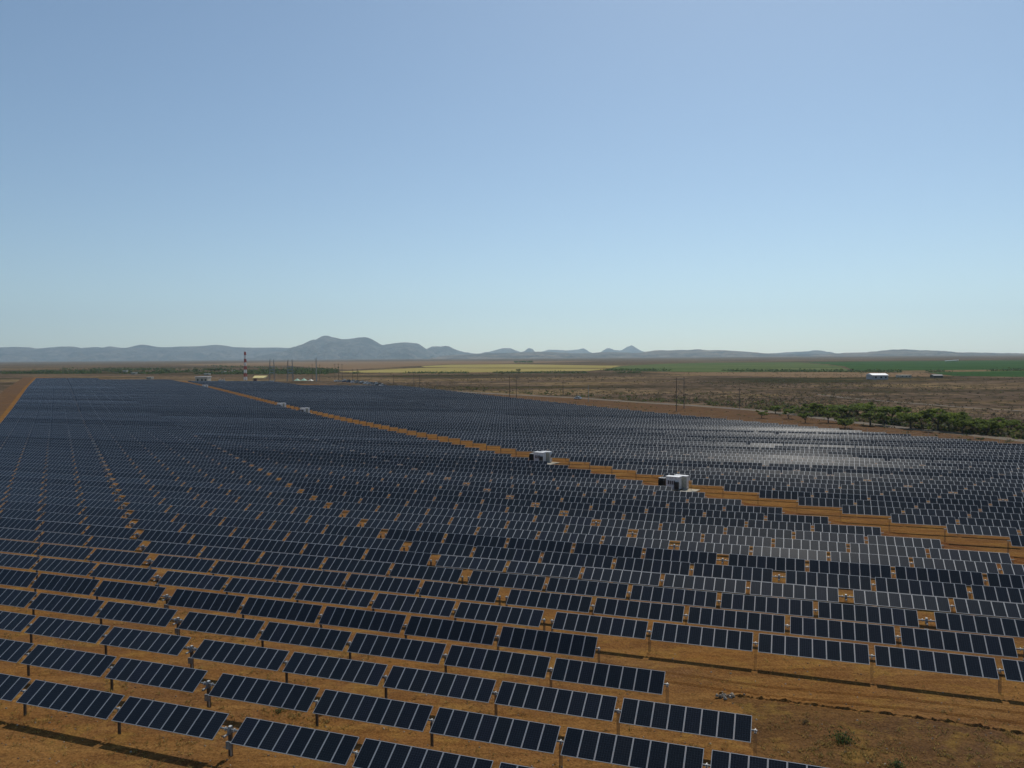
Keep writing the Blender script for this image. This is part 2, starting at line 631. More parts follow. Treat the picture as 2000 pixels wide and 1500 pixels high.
M['rut'] = soil_material("compacted_ruts", (0.220, 0.115, 0.046), (0.150, 0.070, 0.028), (0.260, 0.145, 0.060), (0.25, 0.145, 0.05), 0.3, R(-60))
M['dark_rut'] = soil_material("dark_ruts", (0.150, 0.064, 0.020), (0.085, 0.034, 0.012), (0.210, 0.105, 0.032), (0.22, 0.12, 0.03), 0.4)  # wheel ruts in a darker tone than the open soil
M['umber'] = soil_material("umber_soil", (0.140, 0.068, 0.026), (0.078, 0.040, 0.019), (0.200, 0.108, 0.040), (0.225, 0.140, 0.034), 0.85)
flat = lambda q: Vector((q.x, q.y, 0))
wheel_pair([flat(lattice(3 + k * 2.0, LEN + HALF + 6.0 + 0.8 * math.sin(k * 0.31))) for k in range(50)], 0.15, M['rut'], 0.055)
wheel_pair([flat(lattice(3 + k * 2.0, LEN + HALF + 9.6 + 0.6 * math.sin(k * 0.23 + 2))) for k in range(50)], 0.15, M['rut'], 0.065)
wheel_pair([flat(lattice(5, HALF + 6 + k * 2.5)) - V * (4.6 + 0.5 * math.sin(k * 0.4)) for k in range(30)], 0.12, M['dark_rut'], 0.040)
um = random.Random(31)
umber_px = [(1404, 1360), (1440, 1363), (1480, 1368), (1530, 1373), (1590, 1381), (1650, 1389), (1740, 1399), (1800, 1407), (1860, 1414), (1930, 1426), (2000, 1437), (2100, 1452)]
up = [W(*q) for q in umber_px] + [W(2150, 1640), W(1560, 1640)]
left_edge = [W(1540 - 12 * k + um.uniform(-16, 16), 1600 - 27 * k) for k in range(1, 9)]
strip_sheet("rough_ground", up + left_edge, M['umber'], 0.036)

# hills and mountains: height fields with their own depth, ridge heights taken along the skyline
def ridge(name, pts, dist, depth, m, seed, rough=0.62, slope=1.0):
    P = []
    for (x, y) in pts:
        d = ray(x, y)
        P.append((d[0] / d[1] * dist, CAM_Z + d[2] / d[1] * dist))
    xs = np.array([p[0] for p in P])
    zs = np.array([p[1] for p in P])
    nx = max(60, int((xs[-1] - xs[0]) / (depth / 44)))
    nx = min(nx, 620)
    gx = np.linspace(xs[0], xs[-1], nx)
    H = np.interp(gx, xs, zs)
    ny = 44
    r = np.random.default_rng(seed)
    amp = dist * 0.00075
    for q in range(1, 6):
        m_ = max(2, int(len(gx) * 2 ** q / 64))
        H = H + np.interp(np.linspace(0, 1, nx), np.linspace(0, 1, m_ + 1), r.normal(0, amp / q ** 0.8, m_ + 1)) * np.clip(np.minimum(np.arange(nx), np.arange(nx)[::-1]) / 6.0, 0, 1)
    ph = r.uniform(0, 6.28, 24)
    fr = r.uniform(1.5, 14, 24) / depth * 6.28
    dirs = r.uniform(0, 6.28, 24)
    v, f = [], []
    for j in range(ny):
        t = (j / (ny - 1)) * 2 - 1                                  # -1 front foot, 0 crest, 1 back foot
        y = dist + t * depth
        base = ground_z(min(y, 23900)) - 6
        prof = (1 - abs(t)) ** (1.25 * slope)
        for i, x in enumerate(gx):
            hh = max(H[i] - base, 0)
            nz = sum(math.sin((x * math.cos(dirs[q]) + y * math.sin(dirs[q])) * fr[q] + ph[q]) / (1 + fr[q] * depth / 12) for q in range(24)) / 5
            wob = rough * nz * hh * (1 - prof) * min(1, (1 - abs(t)) * 6) * 1.6
            v.append((x, y, base + max(0, hh * prof + wob)))
    for j in range(ny - 1):
        for i in range(nx - 1):
            a = j * nx + i
            f.append((a, a + 1, a + nx + 1, a + nx))
    me = bpy.data.meshes.new(name)
    me.from_pydata(v, [], f)
    me.polygons.foreach_set("use_smooth", [True] * len(f))
    me.materials.append(m)
    return tag(link(name, me), kind='structure')


ridge("mountains", [(-260, 684), (-120, 679), (0, 676), (35, 675), (60, 677.5), (72, 680), (100, 678), (145, 678.6), (160, 681), (190, 678.2), (205, 680), (215, 677.3),
                    (250, 679), (278, 672.8), (290, 673.6), (305, 675.6), (330, 677), (345, 676), (358, 675), (370, 676), (385, 674.6), (400, 674.2), (412, 672.4), (425, 671.2),
                    (440, 673.4), (455, 676), (475, 676.6), (500, 677.2), (540, 677.4), (575, 678.8), (620, 684)], 16500, 2600, M['mountain'], 3)
ridge("mountains", [(540, 692), (560, 684), (568, 680), (580, 674.5), (592, 671), (602, 665.5), (612, 661.5), (618, 661.8), (626, 656.6), (637, 653.6), (644, 656), (655, 657.6), (664, 661),
                    (680, 660.6), (690, 658.8), (700, 656), (712, 655.4), (722, 657.5), (730, 662), (738, 667.5), (747, 672), (757, 670), (770, 667.2), (790, 666.8),
                    (806, 669), (815, 669.6), (822, 674), (832, 681), (850, 690)], 14500, 2200, M['mountain'], 5)
ridge("mountains", [(800, 690), (822, 684), (832, 678), (843, 674), (852, 672.6), (862, 673.4), (870, 671.8), (878, 674), (888, 679), (900, 684), (918, 688), (950, 691)], 15500, 1700, M['mountain'], 8)
ridge("hills", [(930, 692), (955, 688.5), (970, 684), (981, 680), (990, 678.6), (998, 679.5), (1006, 684), (1016, 688), (1024, 686), (1029, 682), (1034, 680.2), (1040, 681), (1044, 686), (1052, 690)], 17500, 900, M['mountain'], 12)
ridge("mesa", [(1050, 690), (1062, 686), (1072, 683), (1085, 682.4), (1100, 681.8), (1120, 681.4), (1140, 680.8), (1145, 683), (1149, 687), (1158, 690)], 18500, 900, M['mountain'], 13, 0.05)
ridge("hills", [(1160, 690), (1175, 685), (1184, 681.5), (1192, 680.4), (1200, 682.6), (1212, 684), (1220, 680), (1228, 676), (1233, 673.6), (1240, 676.4), (1250, 682), (1258, 685.4), (1275, 690)], 18500, 900, M['mountain'], 14)
ridge("foothills", [(860, 695), (940, 691.5), (1000, 689.6), (1050, 688), (1090, 688.8), (1130, 690), (1170, 687), (1195, 685.6), (1235, 687.2), (1262, 686.2), (1280, 684.2), (1300, 683.6),
                    (1325, 684.4), (1345, 684), (1362, 683), (1380, 685), (1420, 686.6), (1470, 688.6), (1540, 691), (1600, 693)], 11500, 1700, M['hill'], 21)
ridge("hills", [(1440, 692), (1500, 689.4), (1545, 687), (1575, 684.2), (1595, 683), (1605, 683.6), (1615, 686.6), (1626, 690), (1650, 693)], 13500, 1300, M['mountain'], 22)
ridge("foothills", [(1540, 692), (1630, 690.4), (1665, 689), (1700, 687.8), (1722, 685.4), (1745, 683.2), (1765, 683), (1790, 684.4), (1840, 686.4), (1880, 688.4), (1920, 687.8), (1960, 688), (2040, 688.6), (2200, 690)],
      10500, 1500, M['hill'], 23)

# the air: pale haze in front of the far hills
hz = MB()
hz.box((0, 10500, 700), (56000, 22600, 1416), mat("haze_surface", (1, 1, 1)))
haze = tag(hz.build("haze"), kind='stuff')
hm = bpy.data.materials.new("haze_air")
hm.use_nodes = True
hm.node_tree.nodes.clear()
ho = hm.node_tree.nodes.new("ShaderNodeOutputMaterial")
hv = hm.node_tree.nodes.new("ShaderNodeVolumePrincipled")
hv.inputs["Color"].default_value = (0.66, 0.86, 1.0, 1)
hv.inputs["Density"].default_value = 4.2e-5
hv.inputs["Anisotropy"].default_value = 0.45
hm.node_tree.links.new(hv.outputs[0], ho.inputs["Volume"])
haze.data.materials.clear()
haze.data.materials.append(hm)


# ------------------------------------------------------------------ solar trackers
def module_faces(mb, x0, zt=0.13, tint=1.0):
    """one photovoltaic module in the tilted frame of the torque tube: x along the tube, y across"""
    w, fr, th = 0.992, 0.030, 0.04
    x1, y0, y1 = x0 + w, -HALF_D, HALF_D
    o = [(x0, y0, zt), (x1, y0, zt), (x1, y1, zt), (x0, y1, zt)]
    i = [(x0 + fr, y0 + fr, zt), (x1 - fr, y0 + fr, zt), (x1 - fr, y1 - fr, zt), (x0 + fr, y1 - fr, zt)]
    b = [(p[0], p[1], zt - th) for p in o]
    mb.face(i, M['glass'], uv=[(0, 0), (1, 0), (1, 1), (0, 1)], tint=tint)
    for k in range(4):
        j = (k + 1) % 4
        mb.face([o[k], o[j], i[j], i[k]], M['frame'], uv=[(0, 0)] * 4)
        mb.face([o[j], o[k], b[k], b[j]], M['frame'], uv=[(0, 0)] * 4)
    mb.face(b[::-1], M['backsheet'], uv=[(0, 0)] * 4)


def rnd_tint(r):
    k = r.uniform(0.8, 1.25)
    return (k * r.uniform(0.9, 1.1), k, k * r.uniform(0.92, 1.15))


def rails(mb):
    for k in range(8):
        for dx in (0.12, 0.87):
            mb.box((k * MW + 0.01 + dx, 0, 0.075), (0.04, 1.0, 0.03), M['steel'])


def starts():
    out = []
    for k in range(5):
        out.append(-GM / 2 - (k + 1) * WB - k * GAP)
        out.append(GM / 2 + k * (WB + GAP))
    return sorted(out)


POSTS = sorted([0.0] + [sg * (GM / 2 + k * (WB + GAP) - GAP / 2) for sg in (-1, 1) for k in range(1, 5)] + [sg * (HALF + 0.22) for sg in (-1, 1)])


def post_faces(mb, x, drive=False):
    h = TUBE_H - 0.16
    w, d, t = (0.20, 0.16, 0.02) if drive else (0.15, 0.12, 0.016)
    mb.box((x, 0, h / 2 - 0.2), (t, d, h + 0.4), M['post'])
    for sx in (-1, 1):
        mb.box((x + sx * (w / 2), 0, h / 2 - 0.2), (t, d, h + 0.4), M['post'])


def bearing_faces(mb, x):
    h = TUBE_H
    mb.box((x, 0, h - 0.13), (0.13, 0.15, 0.05), M['steel'])
    for s in (-1, 1):
        mb.box((x, s * 0.085, h - 0.02), (0.05, 0.02, 0.18), M['steel'])
    mb.box((x, 0, h + 0.085), (0.05, 0.19, 0.03), M['bright'])
    mb.tube((x - 0.09, 0, h), (x + 0.09, 0, h), 0.075, 0.075, M['bright'], 8)


def drive_faces(mb):
    h = TUBE_H
    mb.tube((-0.09, 0, h), (0.09, 0, h), 0.19, 0.19, M['steel'], 14)
    mb.box((0, 0, h - 0.17), (0.2, 0.34, 0.16), M['steel'])
    mb.tube((0.0, -0.2, h - 0.2), (0.0, -0.62, h - 0.2), 0.07, 0.07, M['box'], 10)
    mb.tube((0.30, 0, h), (0.36, 0, h), 0.13, 0.13, M['bright'], 10)
    mb.tube((-0.36, 0, h), (-0.30, 0, h), 0.13, 0.13, M['bright'], 10)
    mb.box((0, 0.0, h + 0.20), (0.16, 0.2, 0.06), M['bright'])


def tube_faces(mb):
    mb.tube((-HALF - 0.34, 0, TUBE_H), (HALF + 0.34, 0, TUBE_H), 0.065, 0.065, M['steel'], 8)


rr = random.Random(5)
module_meshes = []
for q in range(4):
    mb = MB()
    module_faces(mb, -0.496, 0.0, rnd_tint(rr))
    module_meshes.append(mb.mesh("solar_panel"))
mb = MB(); rails(mb); rail_mesh = mb.mesh("panel_table")
bay_meshes = []
for q in range(4):
    mb = MB()
    for k in range(8):
        module_faces(mb, k * MW + 0.01, 0.13, rnd_tint(rr))
    rails(mb)
    bay_meshes.append(mb.mesh("panel_table"))
mb = MB(); post_faces(mb, 0); post_mesh = mb.mesh("post")
mb = MB(); post_faces(mb, 0, True); drive_post_mesh = mb.mesh("post")
mb = MB(); bearing_faces(mb, 0); bearing_mesh = mb.mesh("bearing")
mb = MB(); drive_faces(mb); drive_mesh = mb.mesh("drive_motor")
mb = MB()
mb.box((0.0, -0.17, 0.80), (0.34, 0.16, 0.46), M['box'])
mb.box((0.0, -0.262, 0.80), (0.28, 0.02, 0.40), M['steel'])
mb.tube((0.12, -0.12, 0.15), (0.12, -0.12, 0.58), 0.02, 0.02, M['bright'], 6)
box_mesh = mb.mesh("control_box")
mb = MB(); tube_faces(mb); tube_mesh = mb.mesh("torque_tube")


def whole_faces(mb, tilt, seed):
    """a whole tracker in one mesh, for rows too far away to show their parts"""
    r = random.Random(seed)
    b = MB()
    for s in starts():
        for k in range(8):
            module_faces(b, s + k * MW + 0.01, 0.13, rnd_tint(r))
    mx = Matrix.Translation((0, 0, TUBE_H)) @ Matrix.Rotation(tilt, 4, 'X')
    b.transform(mx)
    base = len(b.f)
    b.tube((-HALF - 0.34, 0, TUBE_H), (HALF + 0.34, 0, TUBE_H), 0.065, 0.065, M['post'], 6)
    for x in POSTS:
        h = TUBE_H
        b.box((x, 0, h / 2 - 0.2), (0.15, 0.12, h + 0.4), M['post'])
        b.box((x, 0, h + 0.01), (0.15, 0.17, 0.17), M['post'] if abs(x) < 0.1 else M['bright'])
    return b


whole_meshes = {}


def whole(tilt_deg, seed):
    k = (round(tilt_deg), seed % 3)
    if k not in whole_meshes:
        whole_meshes[k] = whole_faces(None, R(k[0]), 100 + k[1]).mesh("solar_tracker")
    return whole_meshes[k]


ONES = ["", "first", "second", "third", "fourth", "fifth", "sixth", "seventh", "eighth", "ninth", "tenth", "eleventh", "twelfth", "thirteenth", "fourteenth",
        "fifteenth", "sixteenth", "seventeenth", "eighteenth", "nineteenth"]
TENS = ["", "", "twent", "thirt", "fort", "fift", "sixt", "sevent", "eight", "ninet"]


def ordinal(n):
    if n < 20:
        return ONES[n]
    if n < 100:
        return TENS[n // 10] + ("ieth" if n % 10 == 0 else "y-" + ONES[n % 10])
    return "hundredth" if n == 100 else "hundred-and-" + ordinal(n - 100)


FIT_TILT = {0: 32, 1: 32.3, 2: 32, 3: 35.7, 4: 41, 5: 33.3, 6: 34.6}
tr_rng = random.Random(21)


def tilt_of(block, n):
    if block < 2:
        if n in FIT_TILT:
            return FIT_TILT[n]
        t = 34.0 + 2.4 * math.sin(n * 0.55 + 1.0) + tr_rng.gauss(0, 2.6)
        if n in (11, 12, 13):
            t = 29.0 + 0.8 * (n - 12)
        elif n > 14 and tr_rng.random() < 0.18:
            t -= 5
    else:
        t = 33.8 + 2.2 * math.sin(n * 0.33 + block) + tr_rng.gauss(0, 2.6)
        g = math.exp(-((n - (34 if block == 2 else 27)) / 9.0) ** 2)   # these rows lie flatter
        t -= 2.2 * g
    return max(26.0 if block < 2 else 29.0, min(43.0, t))


trackers = []
N_FIRST = [0, 5, 5, 5]
for blk in range(4):
    for n in range(N_FIRST[blk], 200):
        s = BLOCK_S[blk]
        a, b = lattice(n, s - HALF), lattice(n, s + HALF)
        pa, pb = pix(a), pix(b)
        far = (pa[1] < 742.4) if blk == 0 else (pb[1] < (746.5, 746.0, 749.3, 759.5)[blk])
        if far and n > 20:
            break
        lo, hi = pa[0], pb[0]
        if lo > 2090 or hi < -90:
            continue
        vis = [q for q in (pix(lattice(n, s + HALF * (k / 8.0 - 1))) for k in range(17)) if q and -60 < q[0] < 2060 and q[1] < 1590]
        if not vis:
            continue
        c = lattice(n, s)
        near = min(lattice(n, s + HALF * (k / 8.0 - 1)).length for k in range(17)
                   if -60 < pix(lattice(n, s + HALF * (k / 8.0 - 1)))[0] < 2060)
        trackers.append([near, blk, n, c, tilt_of(blk, n)])
order = sorted(trackers, key=lambda t: t[0])
rank = {(t[1], t[2]): i for i, t in enumerate(order)}
print("TRACKERS", len(trackers), [sum(1 for t in trackers if t[1] == b) for b in range(4)])
first_n = {b: min(t[2] for t in trackers if t[1] == b) for b in range(4)}
PLACE = ["leftmost block of the field", "block left of the red dirt corridor", "block right of the red dirt corridor", "rightmost block beside the scrubland"]
N_NEAR, N_MID, N_THING = 16, 90, 300
stuff_mb_v, far_count = [], 0


def tracker_label(blk, n):
    k = n - first_n[blk] + 1
    if k == 1:
        return "foremost long row of dark solar panels, " + PLACE[blk]
    return "%s row of dark panels from the front, %s" % (ordinal(k), PLACE[blk])


def put(name, me, parent, loc=(0, 0, 0), rx=0.0):
    o = link(name, me, parent, loc)
    o.rotation_euler = (rx, 0, 0)
    return o


def tracker_parts(root, tilt, fine, seed):
    r = random.Random(seed)
    put('torque_tube', tube_mesh, root)
    for i, s in enumerate(starts()):
        rx = tilt + R(r.gauss(0, 0.35))
        if fine:
            tb = put('panel_table', rail_mesh, root, (s, 0, TUBE_H), rx)
            for k in range(8):
                put('solar_panel', r.choice(module_meshes), tb, (k * MW + 0.506, 0, 0.13))
        else:
            put('panel_table', r.choice(bay_meshes), root, (s, 0, TUBE_H), rx)
    for x in POSTS:
        if x == 0:
            p = put('post', drive_post_mesh, root, (x, 0, 0))
        else:
            p = put('post', post_mesh, root, (x, 0, 0))
        if fine and x != 0:
            put('bearing', bearing_mesh, p)
    d = put('drive_motor', drive_mesh, root)
    if fine:
        put('control_box', box_mesh, root)


far_verts, far_faces, far_mats, far_tint = [], [], [], []
far_list = []
for near, blk, n, c, tilt in order:
    k = rank[(blk, n)]
    if k < N_THING:
        if k < N_MID:
            o = empty("solar_tracker", c, -TH)
            tracker_parts(o, R(tilt), k < N_NEAR, 1000 + blk * 300 + n)
        else:
            o = link("solar_tracker", whole(tilt, n + blk), None, c)
            o.rotation_euler = (0, 0, -TH)
        tag(o, tracker_label(blk, n), "solar tracker", "rows of solar panels on trackers")
    else:
        far_list.append((c, tilt, n + blk))

if far_list:
    co, loops, starts_, mi, tints = [], [], [], [], []
    off = 0
    mats = None
    UVs = []
    for c, tilt, sd in far_list:
        me = whole(tilt, sd)
        nv = len(me.vertices)
        a = np.empty(nv * 3, dtype=np.float32); me.vertices.foreach_get("co", a)
        a = a.reshape(-1, 3)
        cs, sn = math.cos(-TH), math.sin(-TH)
        w = np.stack([a[:, 0] * cs - a[:, 1] * sn + c.x, a[:, 0] * sn + a[:, 1] * cs + c.y, a[:, 2] + c.z], 1)
        co.append(w)
        li = np.empty(len(me.loops), dtype=np.int32); me.loops.foreach_get("vertex_index", li)
        ls = np.empty(len(me.polygons), dtype=np.int32); me.polygons.foreach_get("loop_start", ls)
        m_ = np.empty(len(me.polygons), dtype=np.int32); me.polygons.foreach_get("material_index", m_)
        tt = np.empty(len(me.polygons) * 4, dtype=np.float32); me.attributes["tint"].data.foreach_get("color", tt)
        uu = np.empty(len(me.loops) * 2, dtype=np.float32); me.uv_layers[0].data.foreach_get("uv", uu)
        lo_ = sum(len(x) for x in loops)
        starts_.append(ls + lo_)
        loops.append(li + off)
        mi.append(m_); tints.append(tt); UVs.append(uu)
        off += nv
        mats = list(me.materials)
    me = bpy.data.meshes.new("distant_solar_rows")
    co = np.concatenate(co); loops = np.concatenate(loops); starts_ = np.concatenate(starts_)
    me.vertices.add(len(co)); me.vertices.foreach_set("co", co.ravel())
    me.loops.add(len(loops)); me.loops.foreach_set("vertex_index", loops)
    me.polygons.add(len(starts_)); me.polygons.foreach_set("loop_start", starts_)
    me.polygons.foreach_set("material_index", np.concatenate(mi))
    for m_ in mats:
        me.materials.append(m_)
    a = me.attributes.new("tint", 'FLOAT_COLOR', 'FACE'); a.data.foreach_set("color", np.concatenate(tints))
    l = me.uv_layers.new(name="UVMap"); l.data.foreach_set("uv", np.concatenate(UVs))
    me.update(calc_edges=True)
    tag(link("distant_solar_rows", me), "mass of tiny dark panel rows at the far end of the solar field", "solar panels", kind='stuff')

# ------------------------------------------------------------------ inverter stations on the corridor
def inverter_container():
    root = empty("inverter_container", (0, 0, 0))
    b = MB()
    b.box((0, 0, 1.50), (2.7, 1.5, 2.5), M['white'])
    b.box((0, 0, 0.13), (2.6, 1.4, 0.26), M['black'])
    b.build('body', root)
    b = MB(); b.box((0, 0, 2.80), (2.86, 1.66, 0.1), M['white']); b.build('roof', root)
    for k in range(4):
        b = MB()
        x = -0.80 + k * 0.40
        b.box((x, -0.76, 1.60), (0.27, 0.03, 0.80), M['grille'])
        for q in range(6):
            b.box((x, -0.785, 1.27 + q * 0.13), (0.27, 0.02, 0.03), M['black'])
        b.build('grille', root)
    b = MB()
    b.box((0.98, -1.0, 1.08), (0.86, 0.48, 1.36), M['black'])
    b.box((0.98, -1.0, 1.79), (0.92, 0.54, 0.05), M['black'])
    b.build('cooling_unit', root)
    return root


def equipment_cabinet():
    root = empty("equipment_cabinet", (0, 0, 0))
    b = MB()
    b.box((0, 0, 1.50), (2.6, 1.1, 2.6), M['white'])
    b.box((0, 0, 0.10), (2.5, 1.0, 0.2), M['black'])
    b.build('body', root)
    b = MB(); b.box((0, 0, 2.84), (2.74, 1.24, 0.08), M['white']); b.build('roof', root)
    for x in (-0.65, 0.65):
        b = MB()
        b.box((x, -0.565, 1.5), (1.2, 0.03, 2.3), M['cream'])
        d = b.build('door', root)
        b = MB(); b.box((x * 0.25, -0.60, 1.45), (0.04, 0.05, 0.22), M['black']); b.build('handle', d)
    return root


def transformer():
    root = empty("transformer", (0, 0, 0))
    b = MB()
    b.box((0, 0, 1.1), (1.3, 1.3, 1.9), M['black'])
    b.box((0, 0, 2.1), (1.45, 1.45, 0.1), M['box'])
    b.build('tank', root)
    b = MB()
    for k in range(9):
        b.box((-0.56 + k * 0.14, -0.85, 1.05), (0.03, 0.4, 1.4), M['black'])
    b.build('radiator', root)
    for k in range(3):
        b = MB()
        b.tube((-0.35 + k * 0.35, 0.2, 2.15), (-0.35 + k * 0.35, 0.2, 2.5), 0.07, 0.04, M['box'], 8)
        b.build('bushing', root)
    return root


def slab():
    b = MB()
    b.box((0, 0, 0.06), (3.0, 4.4, 0.2), M['concrete'])
    b.box((0.1, -2.9, 0.02), (2.0, 1.2, 0.12), M['concrete'])
    return b.build("concrete_slab")


PROTO = dict(inverter=inverter_container(), cabinet=equipment_cabinet(), transformer=transformer(), slab=slab())
ST = [((1316, 957), "nearest inverter station", True), ((1054.5, 904), "second nearest inverter station", True),
      ((592, 808), "third station along the corridor", False), ((547, 797.5), "fourth station along the corridor", False), ((398.5, 758.5), "farthest station near the end of the corridor", False)]
used = set()


def station_piece(kind, loc, label, cat, group, rz=-TH):
    o = PROTO[kind]
    if kind in used:
        o = copy_tree(o)
    used.add(kind)
    o.location = loc
    o.rotation_euler = (0, 0, rz)
    o.scale = (0.94, 0.94, 0.90)
    tag(o, label, cat, group)
    return o


def on_ground(p):
    return Vector((p.x, p.y, ground_z(p.y) + 0.05))


for i, (px, desc, full) in enumerate(ST):
    p = at(*px)
    rz = -TH - R(14)
    ux = Vector((math.cos(rz), math.sin(rz), 0))
    vy = Vector((-math.sin(rz), math.cos(rz), 0))
    station_piece('inverter', on_ground(p), "white cabinet with dark louvres, front of the " + desc, "inverter", "white inverter cabinets", rz)
    station_piece('cabinet', on_ground(p + ux * 0.9 + vy * 1.6), "white double-door equipment cabinet behind the louvred box, " + desc, "cabinet", "white equipment cabinets", rz)
    if i < 4:
        station_piece('transformer', on_ground(p - ux * 2.7 + vy * 1.2), "dark finned transformer left of the white louvred box, " + desc, "transformer", "dark transformers", rz)
    station_piece('slab', on_ground(p + ux * 3.0 - vy * 0.1) - Vector((0, 0, 0.03)), "pale concrete slab on red soil right of the " + desc, "slab", "concrete slabs", rz)


# ------------------------------------------------------------------ poles, mast, substation
def utility_pole(name, base_px, top_y, label, group, m='wood', arm=True, r=0.17):
    p = at(*base_px)
    h = (base_px[1] - top_y) / F_PX * p.y
    o = empty(name, p)
    b = MB(); b.tube((0, 0, -0.5), (0, 0, h), r, r * 0.65, M[m], 8); b.build('pole', o)
    if arm:
        b = MB()
        b.box((0, 0.14, h - 0.9), (2.4, 0.1, 0.12), M[m])
        ca = b.build('crossarm', o)
        for x in (-1.1, 0, 1.1):
            c = MB(); c.tube((x, 0.14, h - 0.84), (x, 0.14, h - 0.6), 0.06, 0.05, M['box'], 6); c.build('insulator', ca)
    return tag(o, label, "utility pole", group)


PL = [((610, 744), 711, "first slim dark wooden pole left of the tall steel monopole"), ((624.5, 744), 711.5, "slim dark wooden pole just right of the tall steel monopole"),
      ((654.3, 745), 710, "left one of three tall dark poles behind the parked cars"), ((661.3, 745), 710, "middle one of three tall dark poles behind the parked cars"),
      ((668.3, 745), 710.5, "right one of three tall dark poles behind the parked cars"), ((689, 747), 720.5, "short dark pole against the left end of the yellow field"),
      ((698.5, 748), 720, "second short dark pole against the left end of the yellow field"), ((769, 752), 731, "dark wooden pole just right of the parked cars"),
      ((808.5, 758), 726, "left pole of the close pair standing right of the parked cars"), ((819.5, 759), 731, "right pole of the close pair standing right of the parked cars"),
      ((995.5, 778), 733.5, "left pole of the tall pair below the lone field tree"), ((1008.5, 777), 735, "right pole of the tall pair below the lone field tree"),
      ((1099.7, 772), 745, "single dark pole left of the white car by the road"), ((1444.6, 798), 757, "lone dark pole standing left of the roadside trees")]
for base, top, lab in PL:
    utility_pole("utility_pole", base, top, lab, "dark wooden utility poles")
utility_pole("utility_pole", (1149.5, 786), 752, "pale thin pole right of the white car by the road", "pale poles", 'pale_pole', False, 0.14)
utility_pole("monopole", (618, 744.5), 699, "tall thick pale steel monopole standing right of the green tents", None, 'pale_pole', True, 0.55)["category"] = "steel pole"

# two-legged pole with cross bracing
a, b_ = at(1321, 803), at(1336, 798)
hf = empty("pole_frame", a)
h = 66 / F_PX * a.y
d = b_ - a
d.z = 0
for off in (Vector((0, 0, 0)), d):
    b = MB(); b.tube(off + Vector((0, 0, -0.5)), off + Vector((0, 0, h)), 0.19, 0.13, M['wood'], 8); b.build('leg', hf)
b = MB()
b.tube(Vector((0, 0, h * 0.42)), d + Vector((0, 0, h * 0.74)), 0.09, 0.09, M['wood'], 6)
b.tube(Vector((0, 0, h * 0.74)), d + Vector((0, 0, h * 0.42)), 0.09, 0.09, M['wood'], 6)
b.build('brace', hf)
b = MB()
e = d.normalized()
b.tube(-e * 1.6 + Vector((0, 0, h - 1.0)), d + e * 1.6 + Vector((0, 0, h - 1.0)), 0.11, 0.11, M['wood'], 6)
b.build('crossarm', hf)
tag(hf, "tall two-legged wooden pole frame with crossed braces beyond the right field edge", "utility pole")

# red and white mast
p = at(479.5, 743)
h = (743 - 687) / F_PX * p.y
mast = empty("radio_mast", p)
ns = 8
for k in range(ns):
    b = MB()
    z0, z1 = h * k / ns, h * (k + 1) / ns
    w0, w1 = 2.3 - 1.2 * k / ns, 2.3 - 1.2 * (k + 1) / ns
    m = M['red'] if k % 2 == 1 else M['white']
    C0 = [Vector((sx * w0 / 2, sy * w0 / 2, z0)) for sx, sy in ((-1, -1), (1, -1), (1, 1), (-1, 1))]
    C1 = [Vector((sx * w1 / 2, sy * w1 / 2, z1)) for sx, sy in ((-1, -1), (1, -1), (1, 1), (-1, 1))]
    for q in range(4):
        r2 = (q + 1) % 4
        b.tube(C0[q], C1[q], 0.24, 0.24, m, 5)
        b.tube(C0[q], C1[r2], 0.16, 0.16, m, 4)
        b.tube(C0[r2], C1[q], 0.16, 0.16, m, 4)
        b.tube(C1[q], C1[r2], 0.10, 0.10, m, 4)
    b.build('lattice_section', mast)
tag(mast, "tall red and white banded lattice mast at the far end of the field", "radio mast")


def gantry(px, top_y, w_px, label):
    p = at(*px)
    k = p.y / F_PX
    h, w = (px[1] - top_y) * k, w_px * k
    o = empty("substation_gantry", p, R(4))
    for sx in (-1, 1):
        for sy in (-1, 1):
            b = MB()
            x0, x1 = sx * w / 2, sx * w / 2 * 0.72
            c0, c1 = Vector((x0, sy * 2.0, 0)), Vector((x1, sy * 0.5, h))
            b.tube(c0, c1, 0.26, 0.16, M['steel'], 5)
            for q in range(6):
                t0, t1 = q / 6, (q + 1) / 6
                b.tube(c0.lerp(c1, t0) + Vector((-0.35, 0, 0)), c0.lerp(c1, t1) + Vector((0.35, 0, 0)), 0.06, 0.06, M['steel'], 4)
            b.build('leg', o)
    for z in (0.38, 0.52, 0.66):
        b = MB()
        for sy in (-1, 1):
            b.box((0, sy * 0.7, h * z), (w * 0.95, 0.3, 0.5), M['bluegrey'])
        for q in range(9):
            x = -w * 0.45 + w * 0.9 * q / 8
            b.tube((x, -0.7, h * z), (x + w * 0.05, 0.7, h * z), 0.06, 0.06, M['steel'], 4)
        for q in range(3):
            x = (q - 1) * w * 0.3
            b.tube((x, 0, h * z), (x, 0, h * z - 1.4), 0.10, 0.07, M['bluegrey'], 6)
        b.build('crossbeam', o)
    return tag(o, label, "gantry", "lattice gantries of the substation")


gantry((531.5, 744), 702, 10, "left steel lattice gantry of the far substation, right of the red mast")
gantry((567, 744), 702, 11, "right steel lattice gantry of the far substation, above the green tents")


